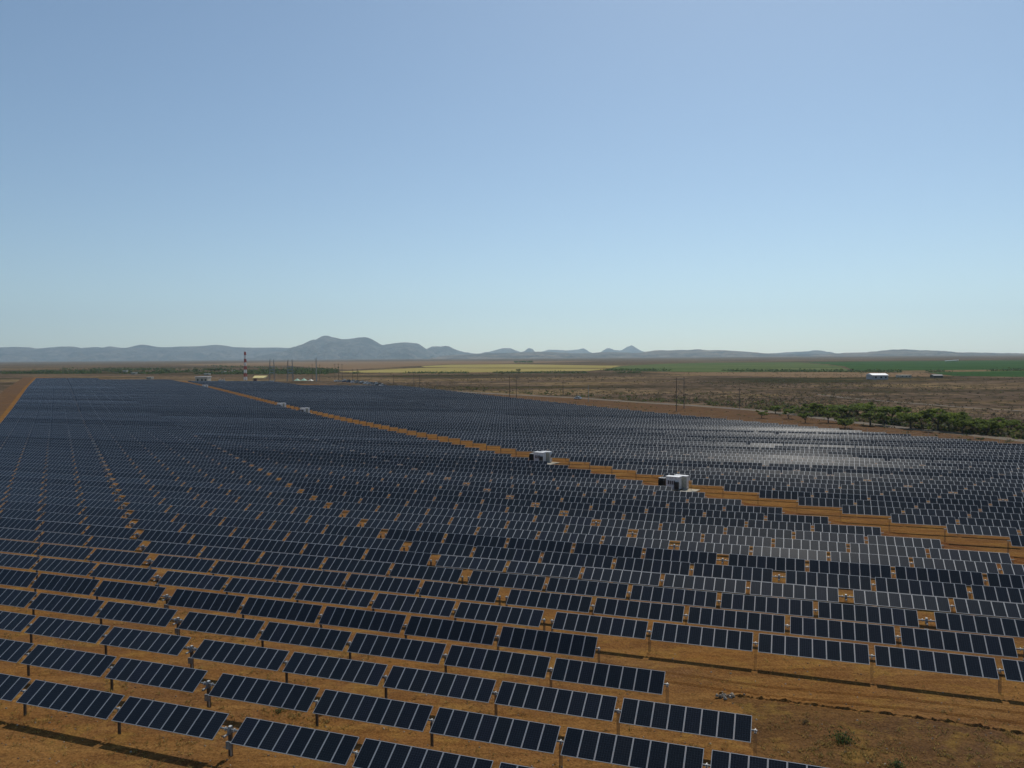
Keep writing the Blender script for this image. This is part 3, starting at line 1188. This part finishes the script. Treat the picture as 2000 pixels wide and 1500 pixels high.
def house(name, px, w_px, h_px, depth, label, cat, wall, roof, kind='gable', group=None):
    p = at(*px)
    k = p.y / F_PX
    w, h = w_px * k, h_px * k
    o = empty(name, p, R(random.uniform(-6, 6)))
    hw = h * (0.72 if kind == 'gable' else 0.92)
    b = MB(); b.box((0, 0, hw / 2), (w, depth, hw), wall); b.build('wall', o)
    b = MB()
    if kind == 'gable':
        e = 0.4
        A = [(-w / 2 - e, -depth / 2 - e, hw), (w / 2 + e, -depth / 2 - e, hw), (w / 2 + e, depth / 2 + e, hw), (-w / 2 - e, depth / 2 + e, hw)]
        r0, r1 = (-w / 2 - e, 0, h), (w / 2 + e, 0, h)
        b.face([A[0], A[1], r1, r0], roof); b.face([A[2], A[3], r0, r1], roof)
        b.face([A[1], A[2], r1], roof); b.face([A[3], A[0], r0], roof); b.face(A[::-1], roof)
    else:
        b.box((0, 0, hw + (h - hw) / 2), (w + 0.8, depth + 0.8, max(0.2, h - hw)), roof)
    b.build('roof', o)
    for x in (-0.3, 0.05, 0.34):
        b = MB(); b.box((x * w, -depth / 2 - 0.03, hw * 0.5), (w * 0.13, 0.08, hw * 0.4), M['window']); b.build('window', o)
    return tag(o, label, cat, group)


house("control_building", (397, 747.5), 24, 12, 8, "flat white control building at the far end of the dirt corridor", "building", M['cream'], M['white'], 'flat')
house("warehouse", (1713, 741), 29, 12, 15, "pale metal warehouse with white roof among the scrub on the right", "warehouse", M['lavender'], M['white'])
house("shed", (1765, 737), 22, 4.5, 8, "low pale shed right of the white-roofed warehouse", "shed", M['cream'], M['cream'], 'flat')
house("shed", (1829, 737.5), 17, 6, 8, "dark low shed at the edge of the green field on the right", "shed", M['black'], M['black'])
for x, y, w, lab in ((22, 703.5, 10, "tiny white farm building farthest left at the foot of the mountains"), (245, 727, 7, "small white house left of the dark trees, nearest the site edge"),
                     (262, 731, 8, "small white house just above the far field edge on the left"), (293, 740, 9, "grey cabin at the far left end of the panel rows"),
                     (438, 728.5, 6, "small pale house between the dark tree and the red mast"), (458, 727, 6, "small white house just left of the red mast"),
                     (405, 733, 9, "pale low house behind the control building")):
    house("small_house", (x, y), w, 3.6, 6, lab, "house", M['cream'], M['white'], 'flat', "small houses beyond the field")


def canopy(px, w_px, h_px, label):
    p = at(*px)
    k = p.y / F_PX
    w, h = w_px * k, h_px * k
    o = empty("carport", p)
    b = MB(); b.box((0, 0, h - 0.8), (w, 7.5, 0.25), M['canopy'], Matrix.Rotation(R(16), 3, 'X')); b.build('roof', o)
    for x in (-0.45, -0.15, 0.15, 0.45):
        for y in (-3, 3):
            b = MB(); b.box((x * w, y, (h - 1.0) / 2), (0.3, 0.3, h - 1.0), M['steel']); b.build('post', o)
    b = MB(); b.box((-w * 0.38, 1.0, h * 0.3), (w * 0.2, 3, h * 0.5), M['brick']); b.build('store_room', o)
    return tag(o, label, "carport")


canopy((508, 744.5), 26, 10, "yellow roofed open shelter right of the red and white mast")


def tent(px, w_px, h_px, label, m):
    p = at(*px)
    k = p.y / F_PX
    w, h = w_px * k, h_px * k
    o = empty("tent", p)
    b = MB()
    n = 8
    top = (0, 0, h)
    ring = [(w / 2 * math.cos(2 * math.pi * (i + 0.5) / n), w / 2 * math.sin(2 * math.pi * (i + 0.5) / n), h * 0.38) for i in range(n)]
    ring2 = [(q[0] * 0.4, q[1] * 0.4, h * 0.72) for q in ring]
    for i in range(n):
        j = (i + 1) % n
        b.face([ring[i], ring[j], ring2[j], ring2[i]], m)
        b.face([ring2[i], ring2[j], top], m)
    b.build('canvas', o)
    for i in range(0, n, 2):
        b = MB(); b.tube((ring[i][0], ring[i][1], 0), ring[i], 0.08, 0.08, M['steel'], 5); b.build('leg', o)
    return tag(o, label, "tent", "tents at the far end")


tent((580.5, 746), 14, 7, "left one of two pale green peaked tents behind the panel rows", M['tent'])
tent((593.5, 746), 14, 7.5, "right one of two pale green peaked tents behind the panel rows", M['tent'])
tent((607, 746), 12, 6, "cream tent with a reddish store below, right of the green tents", M['cream'])


def equipment(px, w_px, h_px, label):
    p = at(*px)
    k = p.y / F_PX
    w, h = w_px * k, h_px * k
    o = empty("switchgear", p)
    for q in range(4):
        x = (q - 1.5) * w / 4
        b = MB()
        b.box((x, 0, h * 0.25), (w * 0.18, 1.6, h * 0.5), M['bluegrey'])
        b.tube((x, 0, h * 0.5), (x, 0, h * (0.8 + 0.2 * (q % 2))), 0.28, 0.16, M['white'], 6)
        b.build('breaker', o)
    return tag(o, label, "switchgear")


equipment((433, 746.5), 13, 8, "blue grey switchgear cluster between the control building and the red mast")
equipment((530.5, 746), 9, 4, "blue and white equipment at the foot of the left gantry")
# ------------------------------------------------------------------ cars
def car_mesh(paint, tall):
    b = MB()
    L_, Wd, h1, h2 = 4.5, 1.8, 0.95, 1.45 + tall
    prof = [(-2.25, 0.35), (-2.2, 0.8), (-1.3, h1), (-0.75, h2 - 0.03), (0.9 + tall, h2), (1.75 + tall * 0.8, h1), (2.2, 0.92), (2.25, 0.4)]
    for i in range(len(prof) - 1):
        (x0, z0), (x1, z1) = prof[i], prof[i + 1]
        m = M['window'] if i in (2, 4) else paint
        b.face([(x0, -Wd / 2, z0), (x0, Wd / 2, z0), (x1, Wd / 2, z1), (x1, -Wd / 2, z1)], m)
    for s in (-1, 1):
        y = s * Wd / 2
        b.face([(x, y, z) for x, z in prof], paint)
        g = [(prof[2][0] + 0.25, h1 + 0.03), (prof[3][0] + 0.1, h2 - 0.13), (prof[4][0] - 0.1, h2 - 0.13), (prof[5][0] - 0.25, h1 + 0.03)]
        b.face([(x, y + s * 0.012, z) for x, z in g], M['window'])
        for x in (-1.4, 1.35):
            b.tube((x, y - s * 0.18, 0.33), (x, y + s * 0.03, 0.33), 0.33, 0.33, M['tyre'], 10)
    b.face([(-2.25, -Wd / 2, 0.35), (2.25, -Wd / 2, 0.4), (2.25, Wd / 2, 0.4), (-2.25, Wd / 2, 0.35)], M['tyre'])
    return b.mesh("parked_car")


cm = {}
paints = ['car_white', 'car_silver', 'car_white', 'car_grey', 'car_black', 'car_silver', 'car_white', 'car_black', 'car_blue', 'car_white', 'car_grey', 'car_silver', 'car_red']
words = dict(car_white="white", car_silver="silver", car_grey="dark grey", car_black="black", car_blue="dark blue", car_red="dark red", car_sand="sand coloured")
crng = random.Random(4)
ccount = {}
CP = []
for i in range(13):
    t = i / 12
    CP.append((657 + 96 * t, 745.6 + 9.4 * t ** 1.25))
for i in range(9):
    t = i / 8
    CP.append((672 + 70 * t, 744.2 + 7.2 * t ** 1.3))
for i, (x, y) in enumerate(CP):
    pnt = crng.choice(paints) if i else 'car_white'
    if i == 12:
        pnt = 'car_red'
    tall = crng.choice([0.0, 0.25])
    if (pnt, tall) not in cm:
        cm[(pnt, tall)] = car_mesh(M[pnt], tall)
    p = at(x, y)
    o = link("parked_car", cm[(pnt, tall)], None, p + Vector((0, 0, 0.05)))
    o.rotation_euler = (0, 0, R(62) + crng.gauss(0, 0.12) + (math.pi if crng.random() < 0.4 else 0))
    row = "front" if i < 13 else "back"
    idx = i + 1 if i < 13 else i - 12
    tag(o, "%s car, %s from the left in the %s line parked behind the panel rows" % (words[pnt], ordinal(idx), row), "car", "cars parked at the far end")
p = at(1128.5, 780)
wc = link("white_car", car_mesh(M['car_white'], 0.25), None, p + Vector((0, 0, 0.08)))
wc.rotation_euler = (0, 0, R(-40))
tag(wc, "bright white car alone on the pale road beyond the right field", "car")

# ------------------------------------------------------------------ trees
def crown_points(n, lobes, r):
    out = []
    for _ in range(n):
        c, rad = lobes[r.randrange(len(lobes))]
        while True:
            d = Vector((r.uniform(-1, 1), r.uniform(-1, 1), r.uniform(-1, 1)))
            if 0.25 < d.length < 1:
                break
        out.append((c[0] + d.x * rad[0], c[1] + d.y * rad[1], c[2] + d.z * rad[2]))
    return np.array(out)


def make_tree(seed, m, n=1500, spread=1.0, trunk_h=0.30, leaf=0.068):
    """a unit-height tree: tapered trunk with limbs, crown of leaf clumps in uneven lobes"""
    r = random.Random(seed)
    t = MB()
    fork = Vector((r.uniform(-0.03, 0.03), r.uniform(-0.03, 0.03), trunk_h))
    t.tube((0, 0, -0.04), fork, 0.034, 0.024, M['bark'], 8)
    lobes = []
    for k in range(7):
        a = k / 7 * 6.283 + r.uniform(-0.4, 0.4)
        rad = r.uniform(0.14, 0.36) * spread
        c = Vector((math.cos(a) * rad, math.sin(a) * rad, r.uniform(0.48, 0.86)))
        t.tube(fork, c, 0.017, 0.005, M['bark'], 6)
        s = r.uniform(0.11, 0.2)
        lobes.append((tuple(c), (s * spread, s * spread, s * 0.72)))
        c2 = c + Vector((r.uniform(-0.14, 0.14) * spread, r.uniform(-0.14, 0.14) * spread, r.uniform(-0.12, 0.1)))
        lobes.append((tuple(c2), (s * 0.6, s * 0.6, s * 0.45)))
    pts = crown_points(n, lobes, r)
    pts[:, 2] = np.minimum(pts[:, 2], 1.0 - rng.uniform(0, 0.05, len(pts)))
    clump = np.sin(pts[:, 0] * 17 + seed) * np.sin(pts[:, 1] * 15 + 2) * np.sin(pts[:, 2] * 19)
    tint = 0.5 + 0.28 * clump + rng.normal(0, 0.16, len(pts))
    crown = quads_mesh("crown", leaf_quads(pts, leaf), tint, m)
    return t.mesh("trunk"), crown


TREES = [make_tree(s, M['leaf'], 2600, 1.05 + 0.15 * (s % 3), 0.22 + 0.04 * (s % 3)) for s in range(1, 5)]
DARK = [make_tree(s, M['leaf_dark'], 1100, 1.1, 0.24) for s in range(11, 14)]


def plant_tree(name, px, h_px, kind, label, group, rz=None, wide=1.0):
    p = at(*px)
    h = h_px / F_PX * p.y
    o = empty(name, p, random.uniform(0, 6.28) if rz is None else rz)
    o.scale = (h * wide, h * wide, h)
    link('trunk', kind[0], o)
    link('crown', kind[1], o)
    return tag(o, label, "tree", group)


TL = [((1488, 817), 16, 1.1), ((1540, 818), 20, 1.1), ((1573, 826), 24, 0.9), ((1588, 812), 26, 1.1), ((1618, 826), 30, 1.0), ((1650, 838), 22, 1.2), ((1655, 817), 30, 1.2),
      ((1700, 831), 40, 1.15), ((1727, 832), 26, 0.9), ((1740, 827), 36, 1.1), ((1779, 837), 38, 1.15), ((1801, 836), 30, 1.0), ((1832, 841), 45, 1.3), ((1854, 843), 40, 0.9),
      ((1880, 846), 34, 1.2), ((1908, 846), 28, 1.3), ((1930, 849), 30, 1.2), ((1950, 850), 26, 0.9), ((1967, 840), 24, 1.1), ((1988, 846), 22, 1.1)]
desc = ["small isolated", "low rounded", "slim", "bushy", "rounded", "low", "broad", "tall flat-topped", "narrow", "tall bushy", "broad flat-topped", "ragged", "largest yellowish green", "slender dark", "round",
        "low spreading", "bushy low", "thin", "small pale", "small"]
for i, ((x, y), h, w) in enumerate(TL):
    plant_tree("mesquite_tree", (x, y), h * 1.0, TREES[i % 4], "%s green tree by the road, %s of the roadside trees from the left" % (desc[i], ordinal(i + 1)),
               "green trees along the road", None, w * 1.28)
BL2 = [(1515, 808, 15), (1560, 810, 17), (1602, 812, 20), (1636, 812, 24), (1676, 815, 27), (1716, 817, 22), (1762, 822, 24), (1812, 826, 22), (1868, 830, 24), (1905, 833, 18), (1942, 836, 20), (1976, 834, 16)]
for i, (x, y, h) in enumerate(BL2):
    plant_tree("mesquite_tree", (x, y), h * 1.1, TREES[(i * 3 + 1) % 4], "%s from the left of the low green trees standing behind the roadside ones" % ordinal(i + 1), "green trees behind the road", None, 1.7)
for (x, y), h, lab in (((1651, 836.5), 22, "dense green bush at the field corner in front of the roadside trees"), ((1915, 862), 12, "low dark bush on the red verge near the right picture edge"),):
    p = at(x, y)
    hh = h / F_PX * p.y
    o = link("bush", DARK[0][1] if h < 15 else TREES[1][1], None, p - Vector((0, 0, hh * 0.25)))
    o.scale = (hh * 1.4, hh * 1.4, hh)
    tag(o, lab, "bush")
plant_tree("lone_tree", (1012.5, 729), 9.5, DARK[0], "lone dark round tree on the yellow field", None, 0, 1.2)
VT = [(160, 731), (178, 727), (205, 728), (232, 729), (280, 727), (300, 729), (330, 728), (365, 727), (382, 726), (412, 727.5), (419, 728), (426, 727), (447, 726), (470, 725), (492, 727),
      (515, 726.5), (540, 727.5), (556, 726), (585, 728), (602, 727)]
for i, (x, y) in enumerate(VT):
    big = 9 if 405 < x < 430 else 4.6 + 1.6 * ((i * 7) % 3) / 2
    plant_tree("village_tree", (x, y), big, DARK[i % 3], "dark green tree, %s from the left in the belt beyond the far field edge" % ordinal(i + 1), "dark trees beyond the field", None, 1.25)
# tree belts too far off to count, along the field edges
belt_c, belt_s = [], []
for x0, y0, x1, y1, n, s in ((0, 729, 640, 730.5, 1300, 2.6), (60, 725.5, 660, 727.5, 1000, 2.6), (120, 721.5, 660, 724, 1000, 2.8), (690, 729, 1250, 728.2, 900, 1.8), (1180, 723.5, 1760, 727.5, 900, 2.4), (1560, 708, 2050, 722.8, 0, 3), (1810, 726.8, 2050, 722.6, 300, 2.2),
                             (1005, 708, 1040, 707.4, 160, 4.0), (400, 714.5, 660, 722.5, 260, 2.6)):
    for _ in range(n):
        t = rng.uniform()
        p = at(x0 + (x1 - x0) * t, y0 + (y1 - y0) * t + rng.normal(0, 0.5))
        if math.sin(p.x * 0.045) + 0.6 * math.sin(p.x * 0.017 + 1) < -0.55:
            continue
        for _k in range(4):
            belt_c.append((p.x + rng.normal(0, s * 0.6), p.y + rng.normal(0, s), p.z + abs(rng.normal(0, s * 0.55))))
            belt_s.append(s * 0.9)
bt = rng.uniform(0, 1, len(belt_c))
tag(link("treeline", quads_mesh("treeline", leaf_quads(np.array(belt_c), np.array(belt_s)), bt, M['leaf_dark'])), "thin dark green tree belts along the far field edges", "trees", kind='stuff')

# scrub of the plain on the right and behind the field: nobody could count it
sc_c, sc_s, sc_t = [], [], []
right_line = lambda n: lattice(n, S_RIGHT + 16)


def scrub_clump(p, size, green):
    k = rng.integers(7, 12)
    base = 0.78 + rng.normal(0, 0.05) if green else rng.uniform(0.0, 0.62)
    for _ in range(k):
        d = rng.normal(0, 0.42, 3) * size
        sc_c.append((p[0] + d[0], p[1] + d[1], p[2] + abs(d[2]) * 0.7 + 0.1))
        sc_s.append(size * 0.62)
        sc_t.append(base + rng.normal(0, 0.09))


rx_ = [q[0] for q in road_px]
ry_ = [q[1] for q in road_px]
cnt = 0
while cnt < 6500:
    px = rng.uniform(640, 2080)
    py = 728 + (rng.uniform() ** 1.15) * 140
    if py > float(np.interp(px, rx_, ry_)) - 3:
        continue
    p = at(px, py)
    if p.y > 1400:
        continue
    dens = 0.5 + 0.5 * math.sin(p.x * 0.021 + 1.3 * math.sin(p.y * 0.011)) * math.sin(p.y * 0.017 + 0.8)
    if rng.uniform() > 0.06 + 1.1 * max(0.0, dens - 0.35):
        continue
    cnt += 1
    scrub_clump(p, rng.uniform(0.4, 1.25), rng.uniform() < 0.10)
for _ in range(520):                                                # greener growth along the road
    px = 860 + 1200 * rng.uniform() ** 0.7
    py = float(np.interp(px, rx_, ry_)) - 2 - abs(rng.normal(0, 7)) * (0.5 + (px - 860) / 1200)
    scrub_clump(at(px, py), rng.uniform(0.9, 2.2), True)
for _ in range(420):                                                # understorey below the roadside trees
    px = 1480 + 560 * rng.uniform()
    py = float(np.interp(px, rx_, ry_)) - 3 - rng.uniform() * 16
    scrub_clump(at(px, py), rng.uniform(1.0, 2.6), rng.uniform() < 0.75)
for _ in range(150):
    px = 900 + 1150 * rng.uniform()
    scrub_clump(at(px, float(np.interp(px, rx_, ry_)) + 2 + rng.uniform() * 14), rng.uniform(0.4, 1.0), rng.uniform() < 0.6)
tag(link("scrub", quads_mesh("scrub", leaf_quads(np.array(sc_c), np.array(sc_s)), np.array(sc_t), M['scrub'])), "low brown and olive thorn scrub over the plain beyond the field", "scrub", kind='stuff')

# low ridge of graded soil on the open ground
rg = [(1404, 1356), (1440, 1360), (1480, 1365), (1530, 1370), (1590, 1378), (1650, 1386), (1740, 1396), (1800, 1404), (1860, 1411), (1930, 1423), (2000, 1434), (2080, 1447)]
rgp = [at(*q) for q in rg]
fine_pts = []
for q0, q1 in zip(rgp[:-1], rgp[1:]):
    for k in range(14):
        fine_pts.append(q0.lerp(q1, k / 14))
mb = MB()
prev = None
for k, q in enumerate(fine_pts):
    h = max(0.02, 0.11 + 0.07 * math.sin(k * 0.7) * math.sin(k * 0.23 + 1) + rng.normal(0, 0.035))
    off = rng.normal(0, 0.06)
    row = [q - V * (0.16 + abs(rng.normal(0, 0.04)) - off) + Vector((0, 0, 0.0)), q + V * (off - 0.04) + Vector((0, 0, 0.03 + h)), q + V * (0.10 + off) + Vector((0, 0, 0.03 + h * 0.9)), q + V * (0.75 + off) + Vector((0, 0, 0.0))]
    if prev:
        for i in range(3):
            mb.face([prev[i], row[i], row[i + 1], prev[i + 1]], M['soil'])
    prev = row
tag(mb.build("soil_ridge"), kind='structure')

# dry grass tufts and small stones on the site soil
g_q, g_t = [], []


def tuft(p, hgt, n):
    for _ in range(n):
        a = rng.uniform(0, 6.283)
        lean = rng.uniform(0.4, 1.3) * hgt
        b0 = np.array([p[0] + rng.normal(0, 0.10), p[1] + rng.normal(0, 0.10), p[2] + 0.02])
        tip = b0 + np.array([math.cos(a) * lean, math.sin(a) * lean, hgt * rng.uniform(0.6, 1.1)])
        w = np.array([-math.sin(a), math.cos(a), 0]) * 0.022
        mid = (b0 + tip) / 2 + np.array([0, 0, hgt * 0.12])
        g_q.append([b0 - w, b0 + w, mid + w * 0.8, mid - w * 0.8])
        g_q.append([mid - w * 0.8, mid + w * 0.8, tip + w * 0.2, tip - w * 0.2])
        c = rng.uniform(0.1, 1.0)
        g_t.extend([c, c])


patches = [(560, 1400, 3.0, 90), (620, 1392, 2.0, 60), (380, 1235, 3.5, 90), (1640, 1470, 2.6, 110), (1690, 1478, 2.2, 70), (700, 1290, 3.5, 70), (150, 1410, 3.0, 70), (30, 1260, 4, 90), (900, 1400, 3, 50),
           (1850, 1440, 3.5, 60), (1560, 1415, 2.0, 25), (250, 1330, 3, 70), (1240, 1470, 2.5, 40), (330, 1470, 2.5, 40), (480, 1340, 2.5, 60), (60, 1180, 5, 90), (300, 1190, 4, 80), (1950, 1470, 3, 50)]
for x, y, s, n in patches:
    p = at(x, y)
    for _ in range(n):
        q = (p.x + rng.normal(0, s), p.y + rng.normal(0, s * 0.6))
        tuft((q[0], q[1], ground_z(q[1]) + 0.03), rng.uniform(0.07, 0.20), 9)
for _ in range(1500):
    p = at(rng.uniform(-40, 2040), 1080 + rng.uniform() * 430)
    tuft((p.x, p.y, p.z + 0.03), rng.uniform(0.04, 0.12), 6)
tag(link("dry_grass", quads_mesh("dry_grass", np.array(g_q), np.array(g_t), M['straw'])), "straw coloured dry grass tufts on the soil between the rows", "grass", kind='stuff')


def stone_faces(mb, c, s, tint, r):
    P = [Vector((math.cos(a) * s * r.uniform(0.7, 1.1), math.sin(a) * s * r.uniform(0.7, 1.1), 0)) + Vector(c) for a in [k * 6.283 / 6 for k in range(6)]]
    T = [Vector((p.x * 0.5 + c[0] * 0.5, p.y * 0.5 + c[1] * 0.5, c[2] + s * r.uniform(0.5, 0.9))) for p in P]
    for i in range(6):
        j = (i + 1) % 6
        mb.face([P[i], P[j], T[j], T[i]], M['stone'], tint=tint)
    mb.face(T, M['stone'], tint=tint)


sr = random.Random(9)
mb = MB()
for _ in range(900):
    p = at(sr.uniform(-40, 2040), 1090 + sr.random() * 420)
    stone_faces(mb, (p.x, p.y, p.z + 0.02), sr.uniform(0.03, 0.10), sr.random(), sr)
tag(mb.build("pebbles"), "small scattered stones on the bare soil", "stones", kind='stuff')
mb = MB()
p = at(1421, 1361)
for _ in range(34):
    stone_faces(mb, (sr.gauss(0, 0.42), sr.gauss(0, 0.22), 0.0 + abs(sr.gauss(0, 0.07))), sr.uniform(0.07, 0.19), sr.uniform(0.2, 1.0), sr)
tag(mb.build("rubble_pile", None, p + Vector((0, 0, 0.03))), "small pile of pale rubble on the open soil right of the panel ends", "rubble")


def shrub(px, size, label, m, n=260):
    p = at(*px)
    pts = rng.normal(0, 1, (n, 3)) * np.array([0.38, 0.38, 0.30]) * size
    pts[:, 2] = np.abs(pts[:, 2])
    o = link("shrub", quads_mesh("shrub", leaf_quads(pts, 0.16 * size), 0.5 + rng.normal(0, 0.2, n), m), None, p + Vector((0, 0, 0.05)))
    b = MB()
    for k in range(6):
        b.tube((0, 0, -0.1), (math.cos(k) * 0.25 * size, math.sin(k * 1.7) * 0.25 * size, 0.35 * size), 0.02, 0.008, M['bark'], 5)
    b.build('stem', o)
    return tag(o, label, "shrub")


shrub((1645, 1449), 0.85, "dark green shrub on the open soil at lower right", M['leaf_dark'])
shrub((1572, 1413), 0.5, "small brown plant on the open soil above the dark shrub", M['scrub'], 120)
shrub((1752, 1498), 0.7, "dark weed at the bottom picture edge, right of the dark shrub", M['leaf_dark'], 150)
shrub((546, 1392), 0.6, "dark leafy weed in the yellow grass before the second panel row", M['leaf_dark'], 120)

# yellow strap hanging below a panel row
a, b_ = at(1785, 1287), at(1812, 1289)
mb = MB()
prev = None
for k in range(13):
    t = k / 12
    q = a.lerp(b_, t) + Vector((0, 0, 1.05 - 0.45 * math.sin(math.pi * t)))
    if prev is not None:
        mb.tube(prev, q, 0.03, 0.03, M['yellow_plastic'], 6)
    prev = q
o = mb.build("cable_conduit")
tag(o, "yellow cable conduit sagging below the second panel row on the right", "conduit")

# irrigation boom on the far green field
a, b_ = at(1846, 708.5), at(1872, 706.5)
pv = empty("irrigation_boom", a)
d = b_ - a
mb = MB(); mb.tube((0, 0, 4), d + Vector((0, 0, 4)), 0.7, 0.7, M['white'], 6); mb.build('pipe', pv)
for k in range(5):
    q = d * ((k + 0.5) / 5)
    mb = MB()
    for sx in (-2, 2):
        mb.tube(q + Vector((sx, 0, 0)), q + Vector((0, 0, 4)), 0.25, 0.2, M['steel'], 5)
    mb.build('support', pv)
tag(pv, "thin white irrigation boom lying across the far green field on the right", "irrigation boom")

# perimeter fence on the right edge of the site
fence = empty("perimeter_fence", lattice(24, S_RIGHT + 15))
fb = fence.location.copy()
fp = [lattice(24 + k * 0.85, S_RIGHT + 15 + k * 0.05) for k in range(80)]
mb = MB(); mb.tube((0, 0, -0.3), (0, 0, 2.1), 0.05, 0.05, M['pale_pole'], 5); pm = mb.mesh("post")
for q in fp:
    link('post', pm, fence, q - fb)
mb = MB()
for q0, q1 in zip(fp[:-1], fp[1:]):
    for z in (0.5, 1.0, 1.5, 2.0):
        mb.tube(q0 - fb + Vector((0, 0, z)), q1 - fb + Vector((0, 0, z)), 0.008, 0.008, M['steel'], 3, False)
mb.build('wire', fence)
tag(fence, "thin wire fence with pale posts along the right edge of the solar field", "fence")
